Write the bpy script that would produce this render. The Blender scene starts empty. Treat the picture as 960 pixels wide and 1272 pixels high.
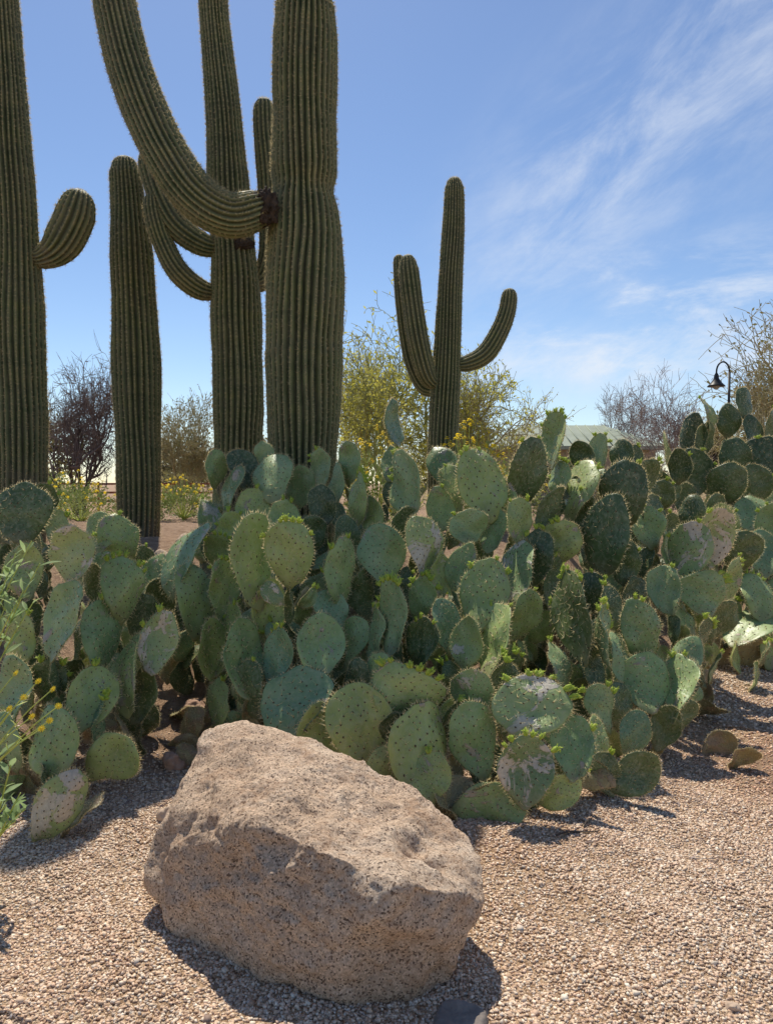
import bpy, bmesh, math, random
import numpy as np
from mathutils import Vector, Matrix, noise
from mathutils.bvhtree import BVHTree
R=math.radians
random.seed(7); rng=np.random.default_rng(7)
C=bpy.context.scene.collection
F=930.0; TH=math.atan(36/F); CZ=1.5
def P(px,py,Y):
    h=(px-480)/F; v=(636-py)/F
    dy=math.cos(TH)+v*math.sin(TH); dz=-math.sin(TH)+v*math.cos(TH); s=Y/dy
    return Vector((h*s,Y,CZ+dz*s))
def sm(t):
    t=np.clip(t,0,1); return t*t*(3-2*t)
def edge(x): return 3.75+2.1*sm((x-1.3)/1.1)-0.35*sm((-x-.9)/.6)+0.1*np.sin(x*3.1)
def H(x,y):
    x=np.asarray(x,float); y=np.asarray(y,float)
    m=sm((y-edge(x))/4.2)
    z=.95*m-.45*sm((y-11)/10)
    near=1-sm((y-14)/10)
    z=z+near*(.012*np.sin(x*3.3+y*1.7)+.009*np.sin(x*7.1-y*5.3+1)+.006*np.sin(x*13+y*11)+.04*m*np.sin(x*2.3+1)*np.sin(y*2.9))
    return z
def Hf(x,y): return float(H(x,y))
def hit(px,py,dmax=30):
    d=1.8
    while d<dmax:
        p=P(px,py,d)
        if p.z<Hf(p.x,p.y): return d
        d+=.03
    return dmax
# ---------- materials
def new_mat(name):
    m=bpy.data.materials.new(name); m.use_nodes=True
    nt=m.node_tree; b=nt.nodes['Principled BSDF']; b.inputs['Specular IOR Level'].default_value=.25
    return m,nt,b
def N(nt,t,**k):
    n=nt.nodes.new(t)
    for a,v in k.items(): setattr(n,a,v)
    return n
def L(nt,a,b): nt.links.new(a,b)
def ramp(nt,fac,stops,interp='LINEAR'):
    r=N(nt,'ShaderNodeValToRGB'); r.color_ramp.interpolation=interp
    e=r.color_ramp.elements
    while len(e)<len(stops): e.new(.5)
    for i,(p,c) in enumerate(stops):
        e[i].position=p; e[i].color=(*c,1) if len(c)==3 else c
    L(nt,fac,r.inputs[0]); return r.outputs[0]
def noi(nt,vec,scale,detail=4,rough=.6,dist=0):
    n=N(nt,'ShaderNodeTexNoise'); n.inputs['Scale'].default_value=scale; n.inputs['Detail'].default_value=detail
    n.inputs['Roughness'].default_value=rough; n.inputs['Distortion'].default_value=dist
    if vec is not None: L(nt,vec,n.inputs['Vector'])
    return n.outputs['Fac']
def mix(nt,f,a,b,bt='MIX'):
    m=N(nt,'ShaderNodeMix',data_type='RGBA',blend_type=bt)
    if hasattr(f,'links') : L(nt,f,m.inputs[0])
    else: m.inputs[0].default_value=f
    for s,i in ((a,6),(b,7)):
        if isinstance(s,tuple): m.inputs[i].default_value=(*s,1)
        else: L(nt,s,m.inputs[i])
    return m.outputs[2]
def mth(nt,op,a,b=None,c=None):
    m=N(nt,'ShaderNodeMath',operation=op)
    for i,s in enumerate((a,b,c)):
        if s is None: continue
        if hasattr(s,'links'): L(nt,s,m.inputs[i])
        else: m.inputs[i].default_value=s
    return m.outputs[0]
def bump(nt,b,h,st,dist,prev=None):
    n=N(nt,'ShaderNodeBump'); n.inputs['Strength'].default_value=st; n.inputs['Distance'].default_value=dist
    L(nt,h,n.inputs['Height'])
    if prev is not None: L(nt,prev,n.inputs['Normal'])
    L(nt,n.outputs[0],b.inputs['Normal']); return n.outputs[0]
def coord(nt,w='Object'):
    return N(nt,'ShaderNodeTexCoord').outputs[w]
def simple(name,c1,c2,scale=8,rough=.7,bs=0,bd=.01,rnd=0):
    m,nt,b=new_mat(name); o=coord(nt); f=noi(nt,o,scale,3)
    col=ramp(nt,f,[(.3,c1),(.7,c2)])
    L(nt,col,b.inputs['Base Color']); b.inputs['Roughness'].default_value=rough
    if bs: bump(nt,b,f,bs,bd)
    return m
def pad_mat(name,base,dark,light,scar,scar_col=(.42,.36,.26)):
    m,nt,b=new_mat(name); o=coord(nt); oi=N(nt,'ShaderNodeObjectInfo').outputs['Random']
    ad=N(nt,'ShaderNodeVectorMath',operation='MULTIPLY_ADD'); L(nt,o,ad.inputs[0]); ad.inputs[1].default_value=(1,1,1)
    cb=N(nt,'ShaderNodeCombineXYZ'); L(nt,mth(nt,'MULTIPLY',oi,37.),cb.inputs[0]); L(nt,mth(nt,'MULTIPLY',oi,91.),cb.inputs[2]); L(nt,cb.outputs[0],ad.inputs[2])
    v=ad.outputs[0]
    f=noi(nt,v,9,4,.65)
    col=ramp(nt,f,[(.25,dark),(.5,base),(.78,light)])
    tint=ramp(nt,oi,[(0,(.55,.66,.56)),(.25,(.8,.95,.86)),(.5,(1.06,1.06,.8)),(.75,(.92,1.03,.94)),(1,(1.26,1.2,.88))])
    col=mix(nt,1.0,col,tint,'MULTIPLY')
    f2=noi(nt,v,70,2,.7)
    col=mix(nt,mth(nt,'MULTIPLY',ramp(nt,f2,[(.45,(0,0,0)),(.7,(1,1,1))]),.35),col,(.40,.40,.27))
    f3=noi(nt,v,7,5,.7,.6)
    sc=ramp(nt,f3,[(scar,(0,0,0)),(scar+.035,(1,1,1))])
    scol=mix(nt,f2,scar_col,tuple(c*.45 for c in scar_col))
    col=mix(nt,sc,col,scol)
    sx=N(nt,'ShaderNodeSeparateXYZ'); L(nt,o,sx.inputs[0])
    bs=ramp(nt,mth(nt,'ADD',sx.outputs[2],mth(nt,'MULTIPLY',f,.08)),[(.04,(1,1,1)),(.11,(0,0,0))])
    col=mix(nt,mth(nt,'MULTIPLY',bs,.6),col,(.24,.19,.10))
    L(nt,col,b.inputs['Base Color'])
    b.inputs['Roughness'].default_value=.42; b.inputs['Specular IOR Level'].default_value=.4
    hh=mth(nt,'ADD',mth(nt,'MULTIPLY',f,.8),mth(nt,'ADD',mth(nt,'MULTIPLY',f2,.35),mth(nt,'MULTIPLY',sc,.35)))
    bump(nt,b,hh,.65,.012)
    return m
M={}
M['pad']=pad_mat('prickly_pear_skin',(.28,.34,.135),(.185,.24,.10),(.41,.455,.21),.60,(.5,.42,.30))
M['pad_blue']=pad_mat('prickly_pear_blue_skin',(.245,.325,.17),(.16,.225,.12),(.37,.43,.255),.63,(.5,.44,.34))
M['pad_dark_shaded']=pad_mat('prickly_pear_dark_shaded_skin',(.09,.125,.05),(.05,.075,.032),(.15,.185,.085),.68,(.26,.21,.13))  # darker copy of the skin: shade of inner pads and gaps put into colour
M['pad_old']=pad_mat('prickly_pear_old_skin',(.32,.235,.125),(.21,.15,.075),(.42,.33,.175),.5,(.46,.32,.18))
M['pad_scar']=pad_mat('prickly_pear_scarred_skin',(.29,.35,.16),(.2,.25,.115),(.38,.41,.22),.53,(.72,.64,.5))
def leafmat(name,c1,c2,scale=3,tr=.25):
    m,nt,b=new_mat(name); o=coord(nt); f=noi(nt,o,scale,2)
    col=ramp(nt,f,[(.3,c1),(.7,c2)]); L(nt,col,b.inputs['Base Color']); b.inputs['Roughness'].default_value=.6
    t=N(nt,'ShaderNodeBsdfTranslucent'); L(nt,col,t.inputs[0])
    ms=N(nt,'ShaderNodeMixShader'); ms.inputs[0].default_value=tr
    L(nt,b.outputs[0],ms.inputs[1]); L(nt,t.outputs[0],ms.inputs[2])
    L(nt,ms.outputs[0],nt.nodes['Material Output'].inputs[0]); return m
M['areole']=leafmat('areole_spine',(.74,.60,.32),(.94,.82,.5),30,.5)
M['dot']=simple('areole_dot',(.06,.04,.025),(.13,.09,.045),30,.8)
M['bud']=leafmat('new_bud_green',(.42,.58,.08),(.62,.66,.14),60,.4)
M['sspine']=leafmat('saguaro_spine',(.66,.56,.33),(.50,.42,.24),20,.5)
def sag_mat():
    m,nt,b=new_mat('saguaro_skin'); o=coord(nt)
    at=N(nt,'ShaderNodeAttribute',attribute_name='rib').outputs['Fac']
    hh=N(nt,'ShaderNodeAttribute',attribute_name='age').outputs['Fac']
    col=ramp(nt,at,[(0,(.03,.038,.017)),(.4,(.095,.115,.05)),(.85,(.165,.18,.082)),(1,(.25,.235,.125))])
    mp=N(nt,'ShaderNodeMapping'); mp.inputs['Scale'].default_value=(1,1,2.2); L(nt,o,mp.inputs[0])
    f=noi(nt,mp.outputs[0],3.5,5,.7)
    col=mix(nt,1.,col,ramp(nt,f,[(.28,(.62,.68,.65)),(.5,(1,1,1)),(.72,(1.4,1.28,1.1))]),'MULTIPLY')
    f2=noi(nt,o,5,5,.7)
    brown=mth(nt,'MULTIPLY',mth(nt,'ADD',hh,.25),ramp(nt,f2,[(.42,(0,0,0)),(.58,(1,1,1))]))
    col=mix(nt,brown,col,(.17,.14,.10))
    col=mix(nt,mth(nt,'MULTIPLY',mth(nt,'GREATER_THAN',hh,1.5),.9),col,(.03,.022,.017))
    L(nt,col,b.inputs['Base Color']); b.inputs['Roughness'].default_value=.6
    bump(nt,b,noi(nt,o,35,3,.6),.3,.01)
    return m
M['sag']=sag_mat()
M['scar']=simple('corky_scar',(.025,.018,.014),(.085,.062,.045),18,.9,.8,.03)
M['bark']=simple('bark',(.07,.055,.045),(.14,.11,.085),12,.9,.5,.02)
M['barkpurple']=simple('mesquite_twig',(.12,.09,.08),(.2,.155,.14),12,.9)
M['pvbark']=simple('palo_verde_bark',(.26,.27,.10),(.36,.35,.14),12,.8)
M['twig']=simple('bare_twig',(.26,.20,.18),(.36,.29,.26),12,.9)
M['twigdry']=simple('dry_yellow_twig',(.34,.29,.15),(.44,.38,.22),12,.9)
M['leaf_dark']=leafmat('mesquite_leaf',(.06,.065,.035),(.12,.12,.06))
M['leaf_pv']=leafmat('palo_verde_leaf',(.44,.44,.08),(.68,.62,.13),3,.5)
M['leaf_olive']=leafmat('olive_leaf',(.2,.2,.08),(.36,.31,.13))
M['leaf_green']=leafmat('shrub_leaf',(.18,.24,.07),(.34,.38,.13))
M['leaf_pale']=leafmat('pale_leaf',(.23,.35,.14),(.40,.50,.24),20,.45)
M['stem_green']=simple('green_stem',(.36,.44,.08),(.52,.54,.14),20,.6)
M['yellow']=leafmat('yellow_petal',(.85,.6,.03),(.95,.75,.05),10,.4)
def granite():
    m,nt,b=new_mat('pink_granite'); o=coord(nt)
    big=noi(nt,o,2.6,4,.6)
    col=ramp(nt,big,[(.3,(.56,.41,.29)),(.5,(.68,.53,.40)),(.72,(.78,.66,.53))])
    v=N(nt,'ShaderNodeTexVoronoi'); v.inputs['Scale'].default_value=200; L(nt,o,v.inputs['Vector'])
    sp=N(nt,'ShaderNodeSeparateColor'); L(nt,v.outputs['Color'],sp.inputs[0])
    g=ramp(nt,sp.outputs[0],[(0,(.2,.17,.16)),(.11,(.36,.31,.28)),(.18,(.8,.73,.67)),(.6,(1.0,.95,.89)),(.85,(1.18,1.14,1.08)),(1,(1.32,1.28,1.22))])
    col=mix(nt,1.,col,g,'MULTIPLY')
    st=noi(nt,o,5,6,.7,.4)
    col=mix(nt,mth(nt,'MULTIPLY',ramp(nt,st,[(.48,(0,0,0)),(.66,(1,1,1))]),.6),col,(.43,.25,.14))
    L(nt,col,b.inputs['Base Color']); b.inputs['Roughness'].default_value=.85
    n1=bump(nt,b,noi(nt,o,16,8,.76),.85,.034)
    bump(nt,b,sp.outputs[1],.4,.003,n1)
    return m
M['granite']=granite()
M['stone_grey']=simple('grey_stone',(.16,.135,.12),(.27,.23,.20),14,.9,.6,.02)
M['stone_tan']=simple('tan_stone',(.42,.30,.21),(.58,.45,.34),9,.9,.7,.03)
M['stone_red']=simple('reddish_stone',(.36,.21,.14),(.48,.32,.23),9,.9,.7,.03)
def ground_mat():
    m,nt,b=new_mat('desert_ground'); o=coord(nt)
    soil=N(nt,'ShaderNodeAttribute',attribute_name='soil').outputs['Fac']
    v=N(nt,'ShaderNodeTexVoronoi'); v.inputs['Scale'].default_value=110; L(nt,o,v.inputs['Vector'])
    sp=N(nt,'ShaderNodeSeparateColor'); L(nt,v.outputs['Color'],sp.inputs[0])
    g=ramp(nt,sp.outputs[1],[(0,(.26,.17,.105)),(.3,(.46,.32,.2)),(.6,(.58,.42,.28)),(.85,(.69,.53,.38)),(1,(.78,.66,.5))])
    n=noi(nt,o,1.3,4,.6)
    g=mix(nt,1.,g,ramp(nt,n,[(.3,(.9,.78,.68)),(.7,(1.05,1.05,1.05))]),'MULTIPLY')
    f=noi(nt,o,14,6,.7)
    s=ramp(nt,f,[(.3,(.24,.145,.085)),(.55,(.40,.26,.165)),(.8,(.58,.42,.29))])
    sm_=ramp(nt,mth(nt,'ADD',soil,mth(nt,'MULTIPLY',mth(nt,'SUBTRACT',noi(nt,o,3,4),.5),.9)),[(.35,(0,0,0)),(.65,(1,1,1))])
    col=mix(nt,sm_,g,s); L(nt,col,b.inputs['Base Color']); b.inputs['Roughness'].default_value=.95
    h1=mth(nt,'MULTIPLY',v.outputs['Distance'],-1.)
    n1=bump(nt,b,h1,.8,.012)
    bump(nt,b,f,.9,.05,n1)
    return m
M['ground']=ground_mat()
def pebble_mat():
    m,nt,b=new_mat('gravel_pebbles')
    a=N(nt,'ShaderNodeAttribute',attribute_name='Col').outputs['Color']
    L(nt,a,b.inputs['Base Color']); b.inputs['Roughness'].default_value=.85; return m
M['pebble']=pebble_mat()
M['metal_dark']=simple('dark_painted_metal',(.02,.02,.022),(.035,.035,.035),10,.4)
M['rust']=simple('rusty_red_steel',(.25,.08,.05),(.36,.13,.08),10,.8)
M['stucco']=simple('tan_stucco',(.36,.29,.21),(.42,.34,.26),10,.9,.2,.01)
M['roof']=simple('pale_green_metal_roof',(.27,.31,.23),(.33,.37,.28),1.5,.6)
M['glass']=simple('dark_window_glass',(.03,.04,.05),(.05,.06,.07),3,.1)
M['lampglass']=simple('frosted_lamp_glass',(.25,.25,.23),(.3,.3,.28),3,.3)
# ---------- mesh helpers
class MB:
    def __init__(s): s.v=[];s.f=[];s.m=[];s.sm=[]
    def quad(s,ids,m=0,smooth=True): s.f.append(ids);s.m.append(m);s.sm.append(smooth)
    def tube(s,pts,rad,n=5,m=0,cap=True):
        base=len(s.v); k=len(pts)
        t0=(pts[1]-pts[0]).normalized(); a=t0.orthogonal().normalized()
        for i,p in enumerate(pts):
            t=(pts[min(i+1,k-1)]-pts[max(i-1,0)])
            if t.length<1e-9: t=t0
            t=t.normalized(); a=(a-t*a.dot(t)); a=a.normalized() if a.length>1e-6 else t.orthogonal().normalized(); bb=t.cross(a)
            for j in range(n):
                an=2*math.pi*j/n; s.v.append(p+(a*math.cos(an)+bb*math.sin(an))*rad[i])
        for i in range(k-1):
            for j in range(n):
                j2=(j+1)%n; s.quad((base+i*n+j,base+i*n+j2,base+(i+1)*n+j2,base+(i+1)*n+j),m)
        if cap and n>2:
            s.quad(tuple(base+(k-1)*n+j for j in range(n)),m); s.quad(tuple(base+j for j in reversed(range(n))),m)
    def box(s,c,d,m=0):
        b=len(s.v)
        for x in(-1,1):
            for y in(-1,1):
                for z in(-1,1): s.v.append(Vector((c[0]+x*d[0]/2,c[1]+y*d[1]/2,c[2]+z*d[2]/2)))
        for q in((0,1,3,2),(4,6,7,5),(0,4,5,1),(2,3,7,6),(0,2,6,4),(1,5,7,3)): s.quad(tuple(b+i for i in q),m,False)
    def tri(s,a,b,c,m=0):
        k=len(s.v); s.v+= [a,b,c]; s.quad((k,k+1,k+2),m,False)
    def leaf(s,p,d,l,w,m=0,up=None):
        d=d.normalized(); sd=d.cross(Vector((random.uniform(-1,1),random.uniform(-1,1),random.uniform(-1,1))))
        if sd.length<1e-3: sd=d.orthogonal()
        sd.normalize(); k=len(s.v)
        s.v+=[p,p+d*l*.5+sd*w/2,p+d*l,p+d*l*.5-sd*w/2]; s.quad((k,k+1,k+2,k+3),m,False)
    def mesh(s,name,mats):
        me=bpy.data.meshes.new(name); me.from_pydata([tuple(v) for v in s.v],[],s.f)
        for x in mats: me.materials.append(x)
        me.polygons.foreach_set('material_index',s.m); me.polygons.foreach_set('use_smooth',s.sm); me.update(); return me
def link(name,me,parent=None):
    o=bpy.data.objects.new(name,me); C.objects.link(o)
    if parent: o.parent=parent
    return o
def tag(o,label,cat,group=None,kind=None):
    if label: o['label']=label
    if cat: o['category']=cat
    if group: o['group']=group
    if kind: o['kind']=kind
    return o
def root(name,loc,label,cat,group=None):
    o=bpy.data.objects.new(name,None); o.location=loc; o.empty_display_size=.1; C.objects.link(o); return tag(o,label,cat,group)
def rv(a=1): return Vector((random.uniform(-a,a),random.uniform(-a,a),random.uniform(-a,a)))
# ---------- ground
def lin(segs):
    out=[]
    for a,b,n in segs: out+=list(np.linspace(a,b,n,endpoint=False))
    return np.array(out+[segs[-1][1]])
xs=lin([(-900,-100,8),(-100,-15,17),(-15,-5,25),(-5,6,150),(6,16,25),(16,100,17),(100,900,8)])
ys=lin([(-300,-10,8),(-10,1,10),(1,10,140),(10,24,40),(24,120,24),(120,1500,12)])
X,Y=np.meshgrid(xs,ys); Z=H(X,Y)
vs=np.stack([X,Y,Z],-1).reshape(-1,3); nx=len(xs); ny=len(ys)
fs=[(j*nx+i,j*nx+i+1,(j+1)*nx+i+1,(j+1)*nx+i) for j in range(ny-1) for i in range(nx-1)]
me=bpy.data.meshes.new('ground'); me.from_pydata(vs.tolist(),[],fs); me.materials.append(M['ground'])
me.polygons.foreach_set('use_smooth',[True]*len(fs))
bare_f=lambda x,y: np.exp(-(((x-2.05)/.5)**2+((y-3.9)/.55)**2))
at=me.attributes.new('soil','FLOAT','POINT'); soil=np.clip(sm((Y-edge(X)+.1)/.6)+.75*bare_f(X,Y),0,1).reshape(-1)
at.data.foreach_set('value',soil.astype(np.float32)); me.update()
g=link('ground',me); g['kind']='structure'
# ---------- gravel pebbles
def pebbles():
    def sample(n,y0,y1):
        y=rng.uniform(y0,y1,n*2); x=rng.uniform(-1,1,n*2)*(.62*y1+.5)
        k=(np.abs(x)<.6*y+.45); return x[k][:n],y[k][:n]
    xa,ya=sample(150000,1.75,4.3); xb,yb=sample(56000,4.3,7.2)
    s=np.concatenate([rng.uniform(.0024,.005,len(xa)),rng.uniform(.0042,.0074,len(xb))])
    x=np.concatenate([xa,xb]); y=np.concatenate([ya,yb])
    e=y-edge(x); keep=(e<rng.exponential(.22,len(x)))
    keep&=~(rng.uniform(0,1,len(x))<.8*bare_f(x,y))
    bare=np.sin(x*2.1+.5)*np.sin(y*1.9+2.2)+.35*np.sin(x*6.3)*np.sin(y*7.1)
    keep&=~((bare>.72)&(rng.uniform(0,1,len(x))<.4))
    x=x[keep];y=y[keep];s=s[keep];n=len(x)
    big=rng.uniform(0,1,n)<.008; s=np.where(big,s*1.7,s)
    cube=np.array([(a,b,c) for a in(-1,1) for b in(-1,1) for c in(-1,1)],float)
    v=cube[None]*rng.uniform(.55,1.25,(n,1,3))*s[:,None,None]
    v[:,:,2]*=.75
    v=v+rng.uniform(-.38,.38,(n,8,3))*s[:,None,None]
    a=rng.uniform(0,6.283,n); ca,sa=np.cos(a)[:,None],np.sin(a)[:,None]
    t=rng.uniform(-.6,.6,n); ct,st=np.cos(t)[:,None],np.sin(t)[:,None]
    y1=v[:,:,1]*ct-v[:,:,2]*st; z1=v[:,:,1]*st+v[:,:,2]*ct; x1=v[:,:,0]
    vx=x1*ca-y1*sa+x[:,None]; vy=x1*sa+y1*ca+y[:,None]; vz=z1+(H(x,y)+s*.35)[:,None]
    V=np.stack([vx,vy,vz],-1).reshape(-1,3).astype(np.float32)
    q=np.array([(0,1,3,2),(4,6,7,5),(0,4,5,1),(2,3,7,6),(0,2,6,4),(1,5,7,3)])
    Fc=(q[None]+(np.arange(n)*8)[:,None,None]).reshape(-1)
    me=bpy.data.meshes.new('gravel'); me.vertices.add(n*8); me.vertices.foreach_set('co',V.reshape(-1))
    me.loops.add(n*24); me.loops.foreach_set('vertex_index',Fc.astype(np.int32))
    me.polygons.add(n*6); me.polygons.foreach_set('loop_start',(np.arange(n*6)*4).astype(np.int32))
    pal=np.array([(.68,.50,.35),(.78,.61,.45),(.58,.40,.27),(.84,.70,.55),(.47,.32,.22),(.72,.51,.37),(.58,.49,.40),(.9,.8,.65),(.27,.19,.15)])
    w=np.array([.22,.2,.14,.14,.10,.1,.05,.02,.03]);w/=w.sum()
    c=pal[rng.choice(len(pal),n,p=w)]*rng.uniform(.8,1.1,(n,1))
    red=bare_f(x,y)[:,None]*.7+.15*(np.sin(x*1.7+1)*np.sin(y*2.3)>0.3)[:,None]
    c=c*(1-red)+c*np.array([1.0,.78,.66])*red
    col=np.ones((n,8,4),np.float32); col[:,:,:3]=c[:,None,:]
    at=me.attributes.new('Col','FLOAT_COLOR','POINT'); at.data.foreach_set('color',col.reshape(-1))
    me.update(calc_edges=True); me.validate(); me.materials.append(M['pebble'])
    o=link('gravel',me); tag(o,'pinkish tan crushed gravel covering the path','gravel',kind='stuff')
pebbles()
# ---------- rocks
def hull_rock(name,pts,mat,label,cat,sub=6,amp=.03,freq=3.,smooth=3,dents=(),seed=0):
    c=sum(pts,Vector())/len(pts)
    bm=bmesh.new(); [bm.verts.new(p-c) for p in pts]; bmesh.ops.convex_hull(bm,input=bm.verts[:])
    bmesh.ops.delete(bm,geom=[v for v in bm.verts if not v.link_faces],context='VERTS')
    bmesh.ops.triangulate(bm,faces=bm.faces[:])
    bvh=BVHTree.FromBMesh(bm); bm.free()
    b=bmesh.new(); bmesh.ops.create_icosphere(b,subdivisions=sub,radius=1)
    for v in b.verts:
        d=v.co.normalized(); h=bvh.ray_cast(Vector((0,0,0)),d)
        v.co=h[0] if h[0] else d*.1
    for _ in range(smooth): bmesh.ops.smooth_vert(b,verts=b.verts[:],factor=.5,use_axis_x=True,use_axis_y=True,use_axis_z=True)
    b.normal_update(); off=Vector((seed*3.1,seed*1.7,seed))
    for v in b.verts:
        p=v.co*freq+off; n=v.normal.copy()
        d=noise.noise(p*.8)*amp+noise.noise(p*2.3)*amp*.5+(abs(noise.noise(p*1.5+Vector((9,2,4))))-.25)*-amp*.8+noise.noise(p*6)*amp*.24+noise.noise(p*14)*amp*.15+noise.noise(p*32)*amp*.1
        d-=amp*.4*max(0,noise.noise(p*4.5+Vector((3,3,3)))-.22)
        for (dc,dr,dd) in dents:
            q=(v.co+c-dc).length/dr
            if q<1: d-=dd*(1-q*q)**2*(1+.5*noise.noise(v.co*20))
        v.co+=n*d
    me=bpy.data.meshes.new(name); b.to_mesh(me); b.free(); me.materials.append(mat)
    me.polygons.foreach_set('use_smooth',[True]*len(me.polygons))
    o=link(name,me); o.location=c; tag(o,label,cat); return o
bp=[P(250,908,2.95),P(338,902,3.0),P(283,891,3.0),P(222,962,2.8),P(424,934,2.85),P(514,974,2.72),P(574,1024,2.58),
    P(226,1004,2.58),P(300,1020,2.34),P(392,1050,2.16),P(500,1096,2.08),P(580,1104,2.2),
    P(186,1045,2.68),P(182,1090,2.55),P(196,1130,2.46),P(608,1080,2.38),P(606,1128,2.26),P(588,1176,2.2),
    P(236,1184,2.38),P(318,1238,2.2),P(415,1270,2.12),P(490,1266,2.12),P(556,1218,2.2),P(330,1090,2.2),P(440,1150,2.05),
    Vector((-.55,2.98,-.03)),Vector((.12,2.72,-.03)),Vector((-.66,2.8,-.03)),Vector((.14,2.38,-.04)),Vector((-.2,2.32,-.05))]
hull_rock('boulder',bp,M['granite'],'large pinkish granite boulder with sloping top lying on the gravel in front','boulder',7,.038,4.,7,
   dents=[(P(512,1046,2.34),.085,.055),(P(545,1070,2.3),.055,.035),(P(430,1000,2.5),.06,.014),(P(290,1080,2.25),.12,.025),(P(470,1190,2.08),.16,.025),(P(360,1040,2.3),.08,.012)])
def small_rock(px,py,w,h,mat,label,name='rock',cat='rock',seed=1,d=None,amp=.18,angular=False):
    d=d or hit(px,py+h*.45); c=P(px,py,d); a=w/F*d/2; bz=h/F*d/2; z0=Hf(c.x,c.y)
    random.seed(seed*13+5)
    pts=[]
    if angular:
        for (x,y,z) in ((-1,-.9,-.5),(.95,-.7,-.5),(1.05,.8,-.5),(-.8,.9,-.5),(-.9,-.6,.75),(.55,-.8,.55),(.95,.5,.7),(-.5,.8,1.0),(.2,.9,.9)): pts.append(Vector((c.x+x*a,c.y+a*.6+y*a*.9,z0+bz*z)))
        return hull_rock(name,pts,mat,label,cat,5,a*.07,1.6/a,1,seed=seed)
    for i in range(16):
        u=rv().normalized(); u=Vector((u.x*a,u.y*a*.9,u.z*bz*1.0)); pts.append(Vector((c.x,c.y+a*.6,z0+bz*.5))+u*random.uniform(.9,1.15))
    return hull_rock(name,pts,mat,label,cat,4,a*amp,1.2/a,1,seed=seed)
small_rock(572,1262,80,38,M['stone_grey'],'flat grey brown slab at the foot of the boulder, cut by the bottom edge','rock','rock',2,1.98,angular=True)
small_rock(213,945,34,30,M['stone_red'],'small reddish stone on soil behind upper left of the boulder',seed=3)
small_rock(205,1012,30,28,M['stone_tan'],'small stone in shade left of the boulder',seed=4)
small_rock(912,1258,20,12,M['stone_tan'],'pale pebble alone on gravel at lower right corner','pebble','stone',5)
small_rock(190,692,34,24,M['stone_tan'],'tan rock on the mound below the armless saguaro',seed=6)
small_rock(262,664,44,22,M['stone_red'],'reddish rock on the mound right of the armless saguaro',seed=7)
small_rock(228,668,30,16,M['stone_tan'],'low tan rock between the armless saguaro and the reddish rock',seed=8)
small_rock(120,652,40,18,M['stone_tan'],'low tan rock on the mound left of the armless saguaro',seed=9)
small_rock(238,880,40,24,M['stone_red'],'reddish stone on bare soil under the tall left prickly pear',seed=10)
small_rock(655,808,46,24,M['stone_tan'],'tan stone on the slope between the middle prickly pears',seed=11)
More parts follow.
